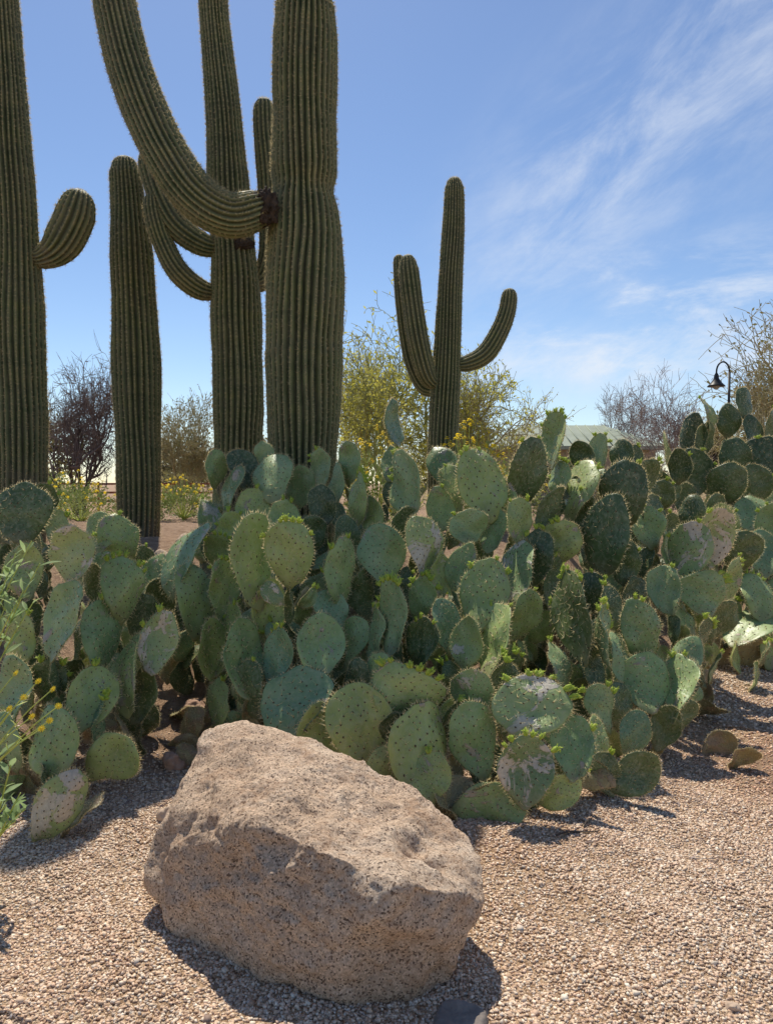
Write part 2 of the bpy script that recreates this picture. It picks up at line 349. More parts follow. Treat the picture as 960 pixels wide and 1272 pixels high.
# ---------- saguaros
def catmull(cp,step):
    out=[];n=len(cp)
    for i in range(n-1):
        p0=cp[max(i-1,0)];p1=cp[i];p2=cp[i+1];p3=cp[min(i+2,n-1)]
        ln=math.sqrt(sum((a-b)**2 for a,b in zip(p1[:3],p2[:3]))); k=max(2,int(ln/step))
        for j in range(k):
            t=j/k
            out.append([.5*((2*b)+(-a+c)*t+(2*a-5*b+4*c-d)*t*t+(-a+3*b-3*c+d)*t**3) for a,b,c,d in zip(p0,p1,p2,p3)])
    out.append(list(cp[-1])); return out
def limb(name,parent,cps,ribs=20,neck=False,agez=None,spn=5,splen=.03,step=.04,label=None,depth=.18,dark=0):
    ribs=int(ribs*1.0)
    org=parent.location
    s=catmull(cps,step); pts=[Vector(a[:3])-org for a in s]; rad=[a[3] for a in s]
    cum=[0]
    for i in range(1,len(pts)): cum.append(cum[-1]+(pts[i]-pts[i-1]).length)
    tot=cum[-1]
    Rr=rad[-1]; pts2=[];rad2=[]; cut=tot-Rr*1.15
    for p,r,cc in zip(pts,rad,cum):
        if cc<cut: pts2.append(p);rad2.append(r)
    endp=pts[-1]; a=pts2[-1]; ax=endp-a
    for q in (.25,.45,.62,.76,.87,.94,.98,1.0):
        pts2.append(a+ax*q); rad2.append(Rr*max(.04,(1-q**2.3)**.5))
    pts,rad=pts2,rad2
    cum=[0]
    for i in range(1,len(pts)): cum.append(cum[-1]+(pts[i]-pts[i-1]).length)
    sub=6; n=ribs*sub; V=[];rib=[];age=[];mb=MB(); k=len(pts)
    up=(pts[1]-pts[0]).normalized(); A=up.orthogonal().normalized(); ph=random.uniform(0,60)
    acc=0
    for i,p in enumerate(pts):
        t=(pts[min(i+1,k-1)]-pts[max(i-1,0)]).normalized(); A=(A-t*A.dot(t)).normalized(); B=t.cross(A)
        r=rad[i]*(1+.06*noise.noise(Vector((ph,0,cum[i]*1.5)))+.02*noise.noise(Vector((ph,5,cum[i]*5))))
        if neck:
            q=min(1,cum[i]/(rad[i]*2.6)); r*=.6+.4*(q*q*(3-2*q))
        tw=.16*noise.noise(Vector((ph,9,cum[i]*.8)))
        for j in range(n):
            a0=2*math.pi*j/n; an=a0+tw+.045*noise.noise(Vector((math.cos(a0)*5,math.sin(a0)*5,cum[i]*1.6+ph))); c=abs(math.cos(a0*ribs/2))
            dj=depth*(1+.5*noise.noise(Vector((math.cos(a0)*3,math.sin(a0)*3,cum[i]*1.2+ph)))); f=1-dj*(1-c**.85)
            wob=1+.04*noise.noise(Vector((math.cos(a0)*2,math.sin(a0)*2,cum[i]*1.6+ph)))+.01*noise.noise(Vector((math.cos(a0)*7,math.sin(a0)*7,cum[i]*6+ph)))
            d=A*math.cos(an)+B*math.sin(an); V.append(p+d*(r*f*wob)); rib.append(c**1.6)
            if agez is not None:
                zz=(p.z+org.z); age.append(max(0,min(1,(agez-zz)/.7)))
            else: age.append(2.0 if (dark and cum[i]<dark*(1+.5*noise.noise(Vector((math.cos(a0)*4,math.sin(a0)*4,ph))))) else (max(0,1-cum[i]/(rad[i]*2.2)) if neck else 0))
        if i<k-1:
            acc+=cum[i+1]-cum[i]
            while acc>.027:
                acc-=.027; fr=random.uniform(0,1)
                for jj in range(ribs):
                    fj=random.random(); v0=V[i*n+jj*sub]; d=(v0-p).normalized(); pp=v0+(pts[i+1]-p)*fj*.9 if i<k-9 else v0; sd=t.cross(d)
                    for _ in range(spn):
                        dr=(d*random.uniform(.3,1)+sd*random.uniform(-1,1)+t*random.uniform(-.9,.9)).normalized()
                        w=dr.cross(rv()).normalized()*.0013; l=splen*random.uniform(.6,1.35)
                        mb.tri(pp-w,pp+w,pp+dr*l,1)
                    w=sd*.004; mb.tri(pp-w+d*.002,pp+w+d*.002,pp+t*.012+d*.003,1)
    faces=[];
    for i in range(k-1):
        for j in range(n):
            j2=(j+1)%n; faces.append((i*n+j,i*n+j2,(i+1)*n+j2,(i+1)*n+j))
    faces.append(tuple((k-1)*n+j for j in range(n)))
    nb=len(V); nf=len(faces)
    allv=V+mb.v; allf=faces+[tuple(x+nb for x in f) for f in mb.f]
    me=bpy.data.meshes.new(name); me.from_pydata([tuple(v) for v in allv],[],allf)
    me.materials.append(M['sag']); me.materials.append(M['sspine'])
    me.polygons.foreach_set('material_index',[0]*nf+[1]*len(mb.f)); me.polygons.foreach_set('use_smooth',[True]*nf+[False]*len(mb.f))
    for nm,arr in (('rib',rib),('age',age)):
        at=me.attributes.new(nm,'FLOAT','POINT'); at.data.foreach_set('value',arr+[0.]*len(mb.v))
    me.update(); o=link(name,me,parent)
    if label:o['label']=label
    return o
def CP(lst,Y):
    out=[]
    for q in lst:
        px,py,w=q[:3]; yy=Y+(q[3] if len(q)>3 else 0); p=P(px,py,yy); out.append((p.x,p.y,p.z,w/F*yy/2))
    return out
def knob(name,parent,p,r,sc=(1,1,1),seed=1,label=None):
    b=bmesh.new(); bmesh.ops.create_icosphere(b,subdivisions=5,radius=r)
    for v in b.verts:
        q=v.co/r
        v.co=Vector((v.co.x*sc[0],v.co.y*sc[1],v.co.z*sc[2])); v.co*=1+.4*noise.noise(q*2+Vector((seed,0,0)))+.3*noise.noise(q*5+Vector((seed,3,0)))+.12*noise.noise(q*12)
    me=bpy.data.meshes.new(name); b.to_mesh(me); b.free(); me.materials.append(M['scar'])
    me.polygons.foreach_set('use_smooth',[True]*len(me.polygons)); o=link(name,me,parent); o.location=p-parent.location
    if label:o['label']=label
    return o
def saguaro(Y,trunk,label,ribs=20,age=1.8,**k):
    b=P(trunk[0][0],trunk[0][1],Y); z=Hf(b.x,Y)
    r=root('saguaro',(b.x,Y,z),label,'cactus')
    cps=CP(trunk,Y); first=(cps[0][0],cps[0][1],z-.05,cps[0][3]*.95)
    cps=[first]+[c for c in cps if c[2]>z+.12]
    limb('trunk',r,cps,ribs,agez=z+age,**k); return r
S1=saguaro(7.2,[(26,690,60),(26,560,62),(24,430,62),(19,300,56),(12,160,48),(6,60,41),(3,0,38),(2,-30,35),(2,-48,32)],'tall saguaro at the left edge with one stubby arm bent upward',26,.9)
limb('arm',S1,CP([(34,318,30),(52,320,38),(72,308,46),(88,282,47),(98,255,46),(102,236,44)],7.2),18,neck=True)
S2=saguaro(8.0,[(173,700,50),(173,640,51),(172,540,55),(169,430,57),(165,330,50),(159,250,42),(156,215,37),(155,194,33)],'armless saguaro column between the left edge saguaro and the many armed one',24,.5)
S3=saguaro(7.8,[(297,640,60),(296,500,62),(294,400,62),(291,320,56),(284,230,50),(276,120,42),(267,30,36),(264,-20,34),(263,-42,32)],'slender tall saguaro with three arms behind the thickest one',26,.9)
limb('arm',S3,CP([(285,308,24),(255,305,28,-.1),(222,282,32,-.15),(202,248,32,-.15),(190,215,30,-.12),(184,186,28,-.1)],7.8),16,neck=True)
limb('arm',S3,CP([(280,364,22),(250,360,27,-.1),(222,338,28,-.2),(204,305,27,-.2),(193,270,25,-.2),(189,240,23,-.2)],7.8),15,neck=True)
limb('arm',S3,CP([(300,352,24),(325,348,28,.12),(336,310,28,.15),(334,230,28,.15),(329,165,28,.15),(328,122,26,.15)],7.8),15,neck=True)
knob('scar_patch',S3,P(300,303,7.62),.10,(1.2,.4,.55),3)
S4=saguaro(6.6,[(375,680,84),(376,560,88),(378,460,93),(379,360,94),(379,300,91),(377,262,84),(377,236,73),(378,206,81),(379,120,79),(379,30,72),(378,-8,68),(378,-30,60)],'thickest saguaro trunk with one long ribbed arm sweeping up left',32,.9)
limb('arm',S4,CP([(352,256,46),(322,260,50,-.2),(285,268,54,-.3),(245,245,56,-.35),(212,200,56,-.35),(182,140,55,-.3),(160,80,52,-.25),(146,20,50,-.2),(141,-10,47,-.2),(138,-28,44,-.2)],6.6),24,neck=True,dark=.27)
knob('arm_joint_scar',S4,P(331,257,6.32),.125,(.75,.6,1.1),1)
S5=saguaro(9.5,[(548,640,36),(550,560,37),(553,480,37),(556,420,33),(560,340,30),(563,280,27),(564,240,24),(564,220,20)],'smaller saguaro standing apart with three upraised arms',22,.6,spn=3)
limb('arm',S5,CP([(556,452,16),(578,452,20),(602,440,23),(620,412,23),(630,385,21),(633,358,19)],9.5),14,neck=True,spn=3)
limb('arm',S5,CP([(550,478,18),(533,470,24,-.1),(521,430,26,-.15),(513,380,26,-.15),(508,340,25,-.15),(506,316,22,-.15)],9.5),14,neck=True,spn=3)
limb('arm',S5,CP([(548,486,14),(528,482,18,.15),(512,450,19,.2),(502,400,17,.2),(497,350,16,.2),(495,316,14,.2)],9.5),12,neck=True,spn=3)
# ---------- prickly pears
def pad_mesh(seed):
    random.seed(seed); W,Hh,T=.2,.25,random.uniform(.0062,.009)
    segs=36; rings=[0,.3,.55,.75,.88,.95,.99,1.0]
    bx=random.uniform(-2.8,2.8); bz=random.uniform(-2.2,2.2); tw=random.uniform(-1.1,1.1); o=Vector((seed*2.3,seed,0)); sk=random.uniform(-.22,.22)
    low=random.uniform(.33,.62)
    def outline(th):
        t=(1-math.cos(th))/2
        w=low+(1-low)*math.sin(math.pi/2*min(1,t/.66))
        k=1+.13*noise.noise(o+Vector((math.cos(th)*1.6,math.sin(th)*1.6,0)))+.04*noise.noise(o+Vector((math.cos(th)*6,math.sin(th)*6,3)))
        return math.sin(th)*W/2*w*k+sk*W*t*t*.5, (-math.cos(th)*.5*k)*Hh
    def surf(x,z,side,rho):
        th=T*(max(0,1-rho**3.2))**.5
        zz=z/Hh
        y=bx*x*x+bz*z*z+tw*x*zz*.6+.02*noise.noise(o+Vector((x*13,z*13,0)))
        return y+side*th*(1.35-.5*(zz+.5))+side*.0028*noise.noise(o+Vector((x*40,z*40,side*5)))*(1-rho)
    mb=MB()
    idx={}
    for side in(1,-1):
        for ri,rho in enumerate(rings):
            for j in range(segs):
                if rho==1.0 and side==-1: idx[(side,ri,j)]=idx[(1,ri,j)]; continue
                if rho==0:
                    if j==0: 
                        idx[(side,ri,0)]=len(mb.v); mb.v.append(Vector((0,surf(0,0,side,0),Hh/2)))
                    idx[(side,ri,j)]=idx[(side,ri,0)]; continue
                x,z=outline(2*math.pi*j/segs); x*=rho; z*=rho
                idx[(side,ri,j)]=len(mb.v); mb.v.append(Vector((x,surf(x,z,side,rho),z+Hh/2)))
        for ri in range(len(rings)-1):
            for j in range(segs):
                a,b,c,d=idx[(side,ri,j)],idx[(side,ri,(j+1)%segs)],idx[(side,ri+1,(j+1)%segs)],idx[(side,ri+1,j)]
                q=(a,b,c,d) if side<0 else (d,c,b,a)
                q=tuple(dict.fromkeys(q)); mb.quad(q,0,True)
    def areole(p,n,k,ln,dot=True):
        t=n.orthogonal().normalized(); b2=n.cross(t); base=len(mb.v); r=random.uniform(.0026,.0038)
        if dot:
            for q in range(5):
                an=q*1.2566; mb.v.append(p+(t*math.cos(an)+b2*math.sin(an))*r-n*.0005)
            mb.v.append(p+n*.0022)
            for q in range(5): mb.quad((base+q,base+(q+1)%5,base+5),2,False)
        for _ in range(k):
            dr=(n*random.uniform(.35,1)+rv(.75)).normalized(); w=dr.cross(rv()).normalized()*.0009
            mb.tri(p-w,p+w,p+dr*ln*random.uniform(.5,1.2),1)
    sp=.028; row=0; z=-Hh/2+.03
    while z<Hh/2-.008:
        x=-W/2+(sp/2 if row%2 else 0)
        while x<W/2:
            xx=x+random.uniform(-.005,.005); zc=z+random.uniform(-.005,.005)
            th=math.atan2(xx/(W/2),-zc/(Hh/2)); ox,oz=outline(th); ro=math.hypot(ox,oz); rho=math.hypot(xx,zc)/ro if ro else 1
            if rho<.9 and random.random()<.92:
                for side in(1,-1):
                    areole(Vector((xx,surf(xx,zc,side,rho),zc+Hh/2)),Vector((0,side,0)),random.choice((1,2,3,4)),.021)
            x+=sp
        z+=sp*.62; row+=1
    for j in range(70):
        th=2*math.pi*(j+.5)/70
        if abs(th)<.5 or abs(th-2*math.pi)<.5: continue
        x,z=outline(th); y=surf(x,z,0,1); n=Vector((x/W,0,z/Hh)).normalized()
        areole(Vector((x,y,z+Hh/2)),n,5,.017,False)
    me=mb.mesh('pad',[M['pad'],M['areole'],M['dot']]); 
    top=[]
    for th in np.linspace(math.pi-1.0,math.pi+1.0,9):
        x,z=outline(th); top.append((Vector((x,surf(x,z,0,1),z+Hh/2-.004)),Vector((x/W,0,z/Hh)).normalized()))
    return me,top
PADS=[pad_mesh(i+1) for i in range(28)]
def bud_mesh(seed):
    random.seed(seed); mb=MB()
    for c in range(3):
        d=Vector((random.uniform(-.5,.5),random.uniform(-.5,.5),1)).normalized(); l=random.uniform(.025,.042)
        p=Vector((random.uniform(-.008,.008),random.uniform(-.006,.006),0))
        prof=[(0,.004),(.25,.008),(.55,.0095),(.85,.007),(1,.002)]
        mb.tube([p+d*l*a for a,_ in prof],[r for _,r in prof],7,0)
        for k in range(12):
            a=random.uniform(.3,1); dr=(rv().normalized()+d*.8).normalized(); q=p+d*l*a
            mb.leaf(q+dr*.004,dr,.014,.005)
    return mb.mesh('flower_bud',[M['bud']])
BUDS=[bud_mesh(i+50) for i in range(4)]
npads=0
def put_pad(plant,base,A,yaw,Wt,Ht,mat,buds=0,label=None):
    global npads
    A=A.normalized(); n0=Vector((math.sin(yaw),-math.cos(yaw),0)); n=(n0-A*n0.dot(A)).normalized()
    Yv=n; Xv=Yv.cross(A)
    me,top=random.choice(PADS)
    o=link('pad',me,plant); npads+=1
    sx,sz=Wt/.2,Ht/.25; sy=min(1.3,max(.85,(sx+sz)/2))*random.choice((1,1,1.2,-1))
    if random.random()<.5: sx=-sx
    m=Matrix((Xv,Yv,A)).transposed().to_4x4(); m=Matrix.Translation(base-plant.location)@m@Matrix.Diagonal((sx,sy,sz,1))
    o.matrix_local=m
    sl=o.material_slots[0]; sl.link='OBJECT'; sl.material=mat
    if label:o['label']=label
    for i in random.sample(range(9),min(9,buds)):
        q,nn=top[i]; b=link('flower_bud',random.choice(BUDS),o); s=random.uniform(.7,1.2)
        b.matrix_local=Matrix.Translation(q)@nn.to_track_quat('Z','Y').to_matrix().to_4x4()@Matrix.Diagonal((s/abs(sx),s/abs(sy),s/sz,1))
    return o
def plant(label,g,pads,extra=8,dark=.25,tone=None,old=4,chains=6,cr=.5):
    gd=g[1]; gx=(g[0]-480)/F*gd; gz=Hf(gx,gd)
    r=root('prickly_pear',(gx,gd,gz),label,'cactus'); G=Vector((gx,gd,gz))
    recs=[]; todo=[]; count0=npads
    def pick():
        q=random.random()
        if q<.07: return 'pad_scar'
        if tone: return random.choice(tone)
        return 'pad_dark_shaded' if q<dark*.5+.07 else ('pad_blue' if q<.45 else 'pad')
    for t in pads:
        cx,cy,w,h,rot,d=t[:6]; fl=t[6] if len(t)>6 else ''
        rot+=random.uniform(-6,6)
        pr=R(rot); dl=hit(cx-math.sin(pr)*h*.5,cy+math.cos(pr)*h*.5,12)-.03; d=min(d,dl)
        c=P(cx,cy,d); lean=random.choice((-.15,.05,.2,.4,.6,.8)) if 'd' not in fl else random.uniform(-.35,.15)
        Ht=1.02*h/F*d*math.sqrt(1+lean*lean*.4); Wt=1.0*w/F*d
        ratio=w/h
        if ratio>.62: yaw=random.uniform(-.6,.6); W2=Wt/math.cos(yaw*.6)
        else: W2=max(Wt,.66*Ht); yaw=math.acos(max(.12,min(1,Wt/W2)))*random.choice((-1,1))
        A=Vector((math.sin(pr),lean,math.cos(pr))).normalized()
        base=c-A*Ht/2
        m=M['pad_scar'] if 's' in fl else M['pad_dark_shaded'] if 'd' in fl else M['pad_old'] if 'o' in fl else M[pick()]
        put_pad(r,base,A,yaw,W2,Ht,m,6 if 'b' in fl else (random.choice((1,2,3)) if random.random()<.35 else 0),'pad with pale corky scar' if 's' in fl else None)
        recs.append((c,Ht/2)); todo.append((base,0,c))
    todo.sort(key=lambda q:q[0].z)
    sup=[]
    def support(B,lev,own):
        if lev>6: return
        z=Hf(B.x,B.y)
        if B.z-z<.05: return
        for (c,hh) in recs:
            if (c-own).length<1e-4: continue
            if (c-B).length<hh*1.0 and c.z<B.z+.03: return
        hh=random.uniform(.19,.28)*(1+.15*lev); hh=min(hh,max(.13,B.z-z+.05))
        to=(G-B); to.z=0
        if to.length>.01: to=to.normalized()*min(1,to.length/.5)
        D=Vector((to.x*.5+random.uniform(-.3,.3),to.y*.35+random.uniform(-.02,.25),-1)).normalized()
        nb=B+D*hh*.93; zb=Hf(nb.x,nb.y)
        if nb.z<zb-.02: nb.z=zb-.02
        A=(B-nb); hl=A.length/.93
        if hl<.05: return
        mat=M['pad_old'] if (B.z-z<.35 and random.random()<.5) else M[pick()] if random.random()<.3 else M['pad_dark_shaded']  # most supporting pads get the darker skin as painted shade
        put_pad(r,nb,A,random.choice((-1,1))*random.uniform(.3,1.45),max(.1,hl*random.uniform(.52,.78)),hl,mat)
        c=nb+A/2; recs.append((c,hl/2)); sup.append((B.copy(),lev)); support(nb,lev+1,c)
    for B,l,c in todo: support(B,l,c)
    for i in range(old):
        x=G.x+random.uniform(-.45,.45); y=G.y-random.uniform(.0,.5); z=Hf(x,y)-.01; s=random.choice((-1,1))
        A=Vector((s*random.uniform(.1,1.4),random.uniform(-.6,.2),random.uniform(.25,1))).normalized(); hl=random.uniform(.17,.27)
        put_pad(r,Vector((x,y,z)),A,random.uniform(-1.2,1.2),hl*random.uniform(.6,.8),hl,M['pad_old'])
    for i in range(chains):
        if npads-count0>86: break
        x=G.x+random.uniform(-cr,cr)*1.1; y=G.y+random.uniform(-.25,1.15 if cr>=.6 else .75); b=Vector((x,y,Hf(x,y)-.02)); s=random.choice((-1,1)); n_=random.choice((1,2,2))
        for k in range(n_):
            A=Vector((random.uniform(-.8,.8),random.uniform(-.35,.5),1)).normalized(); hl=random.uniform(.18,.31)
            mt=M['pad_old'] if k==0 and random.random()<.3 else M[pick()] if random.random()<.55 else M['pad_dark_shaded']
            put_pad(r,b,A,random.choice((-1,1))*random.uniform(.0,1.3),hl*random.uniform(.64,.86),hl,mt,2 if (k==n_-1 and random.random()<.35) else 0)
            b=b+A*hl*.92
            if k==0 and random.random()<.55:
                A2=Vector((random.choice((-1,1))*random.uniform(.4,1.0),random.uniform(-.3,.4),.8)).normalized(); h2=random.uniform(.15,.24)
                put_pad(r,b-Vector((0,0,.02)),A2,random.choice((-1,1))*random.uniform(.0,1.3),h2*random.uniform(.62,.84),h2,M[pick()])
    for i in range(int(extra*.6)):
        if npads-count0>94: break
        B,l=random.choice(sup) if sup else (todo[0][0],0); s=random.choice((-1,1))
        A=Vector((s*random.uniform(.1,1.0),random.uniform(-.4,.6),random.uniform(.5,1))).normalized()
        hl=random.uniform(.13,.22); b=B+Vector((s*.04,-random.uniform(-.03,.08),-random.uniform(.03,.12)))
        put_pad(r,b,A,random.choice((-1,1))*random.uniform(.4,1.5),hl*random.uniform(.58,.8),hl,M[pick()] if random.random()<.6 else M['pad_dark_shaded'],2 if random.random()<.2 else 0)
    return r
random.seed(23)
plant('prickly pear clump at the left edge beside the pale leaved plant',(70,3.95),[(28,640,66,80,-8,4.25),(92,690,68,72,5,4.05),(80,772,72,100,4,3.75),(30,712,50,70,-10,4.15),(22,790,52,84,-15,3.95),(22,865,64,92,10,3.7),(66,920,82,98,-28,3.4),(112,868,60,85,10,3.65),(72,1003,56,92,32,3.15),(138,942,64,84,48,3.45),(5,925,55,85,-20,3.45),(60,850,50,70,20,3.75,'d'),(100,1012,26,60,38,3.2,'o')],9)
plant('narrow prickly pear with upright pads right of the left edge clump',(180,4.3),[(150,670,50,62,-22,4.6),(126,662,40,55,-10,4.6),(156,733,42,85,4,4.1,'b'),(195,800,50,76,3,3.95),(128,790,34,96,-5,3.95),(158,838,50,100,-3,3.85),(178,768,38,62,12,4.3,'d'),(122,728,40,60,-5,4.3,'d'),(180,865,40,70,10,3.9,'d'),(188,718,40,62,8,4.9),(200,745,34,56,-8,4.8,'d'),(182,700,30,44,-4,5.2)],8,chains=13,cr=.62)
plant('tall slim prickly pear on bare soil left of the centre, above the boulder',(262,4.6),[(226,696,60,100,6,4.65),(248,748,44,92,-5,4.5),(275,735,32,78,5,4.5,'b'),(264,810,32,90,-6,4.3),(286,800,40,90,12,4.35),(275,690,38,56,5,4.9,'b'),(268,880,34,70,4,4.15),(295,860,38,70,10,4.2,'d')],5,chains=3,cr=.25)
plant('prickly pear with a tall upright pad and broad round pad, behind the boulder top',(350,4.4),[(313,698,44,118,0,4.3),(363,690,62,88,4,4.2,'b'),(300,822,46,98,-8,4.1),(346,818,42,72,10,4.05),(397,806,64,82,-4,4.0),(366,878,104,90,-6,3.8),(330,758,40,80,5,4.35),(425,715,34,95,-5,4.5),(412,762,40,66,-15,4.4),(436,800,28,66,3,4.3),(310,860,44,80,-12,4.0,'d'),(395,740,42,60,10,4.6,'d'),(376,760,30,60,6,4.5)],9,chains=7)
plant('prickly pear on the mound in front of the slender saguaro',(330,5.5),[(338,592,56,70,-5,5.6),(303,585,34,60,-15,5.8),(283,614,28,70,5,5.6),(372,608,38,60,10,5.85),(401,630,36,56,0,5.4),(400,587,28,56,8,5.9),(315,636,46,54,0,5.5),(268,585,20,50,0,5.8),(352,648,40,54,8,5.3),(290,660,38,50,-10,5.3),(330,565,26,34,5,5.9),(258,640,26,50,-10,5.5),(385,665,40,50,5,5.2,'d'),(300,700,34,54,5,5.1,'d'),(345,705,40,56,-5,5.0)],12,tone=['pad_blue','pad','pad_dark_shaded','pad_blue'],chains=14,cr=.75)
plant('prickly pear in the middle topped by a single small raised pad',(472,5.2),[(435,577,30,58,-3,5.8),(443,620,24,66,3,5.3,'b'),(487,530,25,60,0,5.7),(486,577,26,46,4,5.65),(507,605,38,92,-3,5.2),(475,690,62,75,-3,4.8),(530,682,46,82,6,4.7),(548,635,36,56,5,5.3),(553,580,40,60,-10,5.7),(462,640,28,54,-8,5.3),(521,745,34,60,0,4.6,'b'),(500,655,36,54,8,5.1,'d'),(416,600,24,60,-5,5.7),(430,670,34,56,-6,5.1,'d'),(450,740,36,66,-10,4.8,'d'),(497,735,34,60,8,4.8)],10,tone=['pad','pad','pad_blue','pad_dark_shaded'],chains=14,cr=.65)
plant('prickly pear with the two broadest upper pads and a bud covered stalk',(635,5.1),[(602,603,66,98,-4,5.2),(658,590,54,88,8,5.3),(580,655,50,44,0,5.05),(645,650,36,62,-5,5.0),(684,640,38,80,20,5.15),(717,608,32,84,22,5.4),(700,674,50,54,5,5.0),(640,716,44,92,5,4.8),(664,695,38,74,10,4.9),(690,548,22,74,2,5.6,'b'),(693,592,24,50,5,5.5,'b'),(690,726,38,74,20,4.9),(612,660,36,60,10,5.1),(560,610,28,70,-12,5.4),(625,625,24,60,-8,5.3)],10,dark=.2,chains=13,cr=.6)
plant('prickly pear with leaning pads in the centre, behind the front clumps',(575,4.4),[(598,740,62,96,16,4.4),(572,706,36,62,20,4.7),(490,768,36,92,4,4.1,'b'),(466,790,24,74,-5,4.2),(555,780,36,74,-10,4.3),(612,797,44,92,12,4.2),(650,768,40,74,22,4.5),(523,800,40,66,6,4.2,'d'),(578,800,40,66,-4,4.15),(545,715,28,56,0,4.7),(630,835,42,60,25,4.1,'d')],9,dark=.2,chains=12,cr=.6)
plant('dark shaded prickly pear with two tall overlapping pads, right of centre',(765,5.0),[(772,618,52,90,-2,5.3,'d'),(748,668,44,104,-3,5.0,'d'),(745,560,28,44,-5,5.8),(771,566,28,42,10,5.9),(797,600,34,62,12,5.6,'d'),(802,655,46,56,-6,5.5),(726,640,34,60,-5,5.4,'d'),(790,745,40,56,8,4.9,'d'),(775,700,36,60,5,5.0,'d'),(740,740,34,60,-8,4.8,'d'),(722,570,26,44,6,5.8,'d')],8,tone=['pad_dark_shaded','pad','pad_blue'],chains=12,cr=.6)
plant('low front prickly pear with broad pads just behind the boulder',(495,3.8),[(511,866,92,82,0,3.55,'b'),(452,902,88,112,-22,3.55),(520,932,86,116,2,3.4),(535,968,52,62,5,3.3),(402,915,70,84,-10,3.7),(472,848,42,72,-8,3.8),(440,850,36,66,5,3.9,'d'),(556,900,38,70,18,3.65,'d'),(480,960,56,70,-10,3.45),(560,985,34,56,55,3.35,'o')],6,dark=.1,chains=5)
plant('front prickly pear with white scarred pads on the gravel edge',(655,3.8),[(585,864,58,66,-12,3.65,'s'),(657,880,102,80,8,3.5,'sb'),(592,920,72,96,-8,3.5),(650,957,76,88,-5,3.28,'b'),(712,930,56,78,5,3.4),(607,1000,40,90,82,3.3),(742,925,42,64,15,3.6),(785,965,42,76,70,3.5,'d'),(750,880,38,62,-5,3.8),(786,914,42,62,20,3.75),(690,902,46,60,12,3.6),(700,965,42,60,30,3.45,'d'),(750,962,40,56,-20,3.55,'d'),(620,850,42,60,10,3.8,'d'),(560,955,36,60,-14,3.5,'o'),(690,985,30,66,76,3.3),(735,960,30,60,-70,3.5,'o')],8,dark=.1,chains=5)
plant('prickly pear with upright blue green pads right of centre above the gravel',(790,4.4),[(800,785,60,78,0,4.3),(713,765,30,118,-2,4.2,'b'),(745,790,20,82,2,4.1,'b'),(800,850,70,74,5,4.1),(838,858,44,86,22,4.1),(776,822,38,72,-5,4.2),(761,757,34,62,-5,4.5,'d'),(826,735,36,62,-10,4.7),(848,820,30,62,15,4.4),(870,795,24,58,3,4.5),(736,832,34,60,-8,4.1),(770,880,46,60,12,4.0,'d'),(826,905,38,60,25,4.0,'d'),(700,830,36,62,10,4.15),(845,895,30,60,65,4.1)],8,tone=['pad_blue','pad','pad_dark_shaded'],chains=8,old=3)
plant('pale sunlit prickly pear with two large slanting pads at right',(868,5.6),[(850,690,36,86,10,5.15,'s'),(878,675,60,96,28,5.2,'s'),(872,738,72,58,0,5.0),(906,722,34,62,30,5.4),(828,692,28,62,-5,5.3),(845,760,38,60,-15,5.0),(895,770,42,54,30,5.2),(858,640,28,50,5,5.7,'d')],7,tone=['pad','pad','pad_dark_shaded'],chains=8,old=1)
plant('sprawling prickly pear at the right edge beside the path, pads nearly horizontal',(940,6.4),[(918,685,50,52,0,6.3),(930,775,46,92,66,6.0),(945,742,50,62,10,6.1,'b'),(925,815,34,84,80,6.0,'o'),(946,690,44,62,5,6.5),(966,800,46,70,30,6.05),(902,770,40,62,40,6.1),(985,745,60,70,10,6.2),(960,650,46,56,0,6.9),(1000,690,60,70,-5,6.5),(900,650,34,52,-8,7.0)],9,old=0,chains=8,cr=.59)
plant('tall prickly pear at right rising beside the lamp',(905,8.2),[(926,502,28,46,2,8.5),(880,514,28,46,5,8.4),(860,543,20,60,-3,8.4),(905,524,28,42,0,8.5),(945,572,50,58,5,8.1,'d'),(862,590,50,60,0,7.9,'d'),(830,568,20,62,0,8.1),(900,604,46,58,0,7.7,'d'),(935,604,44,54,5,7.8,'d'),(846,625,40,50,-5,7.7),(938,542,30,52,3,8.4),(912,572,34,56,0,8.2,'d'),(886,640,40,50,8,7.5,'d'),(822,608,26,50,-10,7.9),(958,534,30,52,5,8.5,'d'),(985,570,50,60,5,8.2),(872,550,32,50,10,8.3,'d'),(930,640,44,50,-8,7.5),(970,620,50,50,5,7.8)],12,tone=['pad_dark_shaded','pad','pad_dark_shaded','pad_blue'],cr=.8)
plant('low dark prickly pear in the back between the building and the lamp',(800,7.2),[(785,574,30,42,-5,7.3),(812,640,40,46,5,6.9),(805,592,32,46,8,7.3,'d'),(835,660,38,46,-5,6.8,'d'),(765,590,30,44,0,7.3,'d'),(820,618,34,42,-8,7.1,'d'),(845,580,28,44,4,7.5,'d'),(700,590,30,44,-4,7.3,'d'),(730,590,30,40,8,7.4,'d')],9,tone=['pad_dark_shaded','pad_blue','pad_dark_shaded'],chains=13,cr=1.1)
plant('small prickly pear at the far left on the mound under the edge saguaro',(10,5.5),[(48,625,40,50,8,5.6,'d'),(8,650,44,54,-5,5.4,'d'),(68,655,36,46,10,5.5),(35,680,44,50,0,5.2,'d'),(-20,640,50,60,0,5.5)],6,tone=['pad_dark_shaded','pad_blue','pad'],cr=.59)
print('PADS',npads)
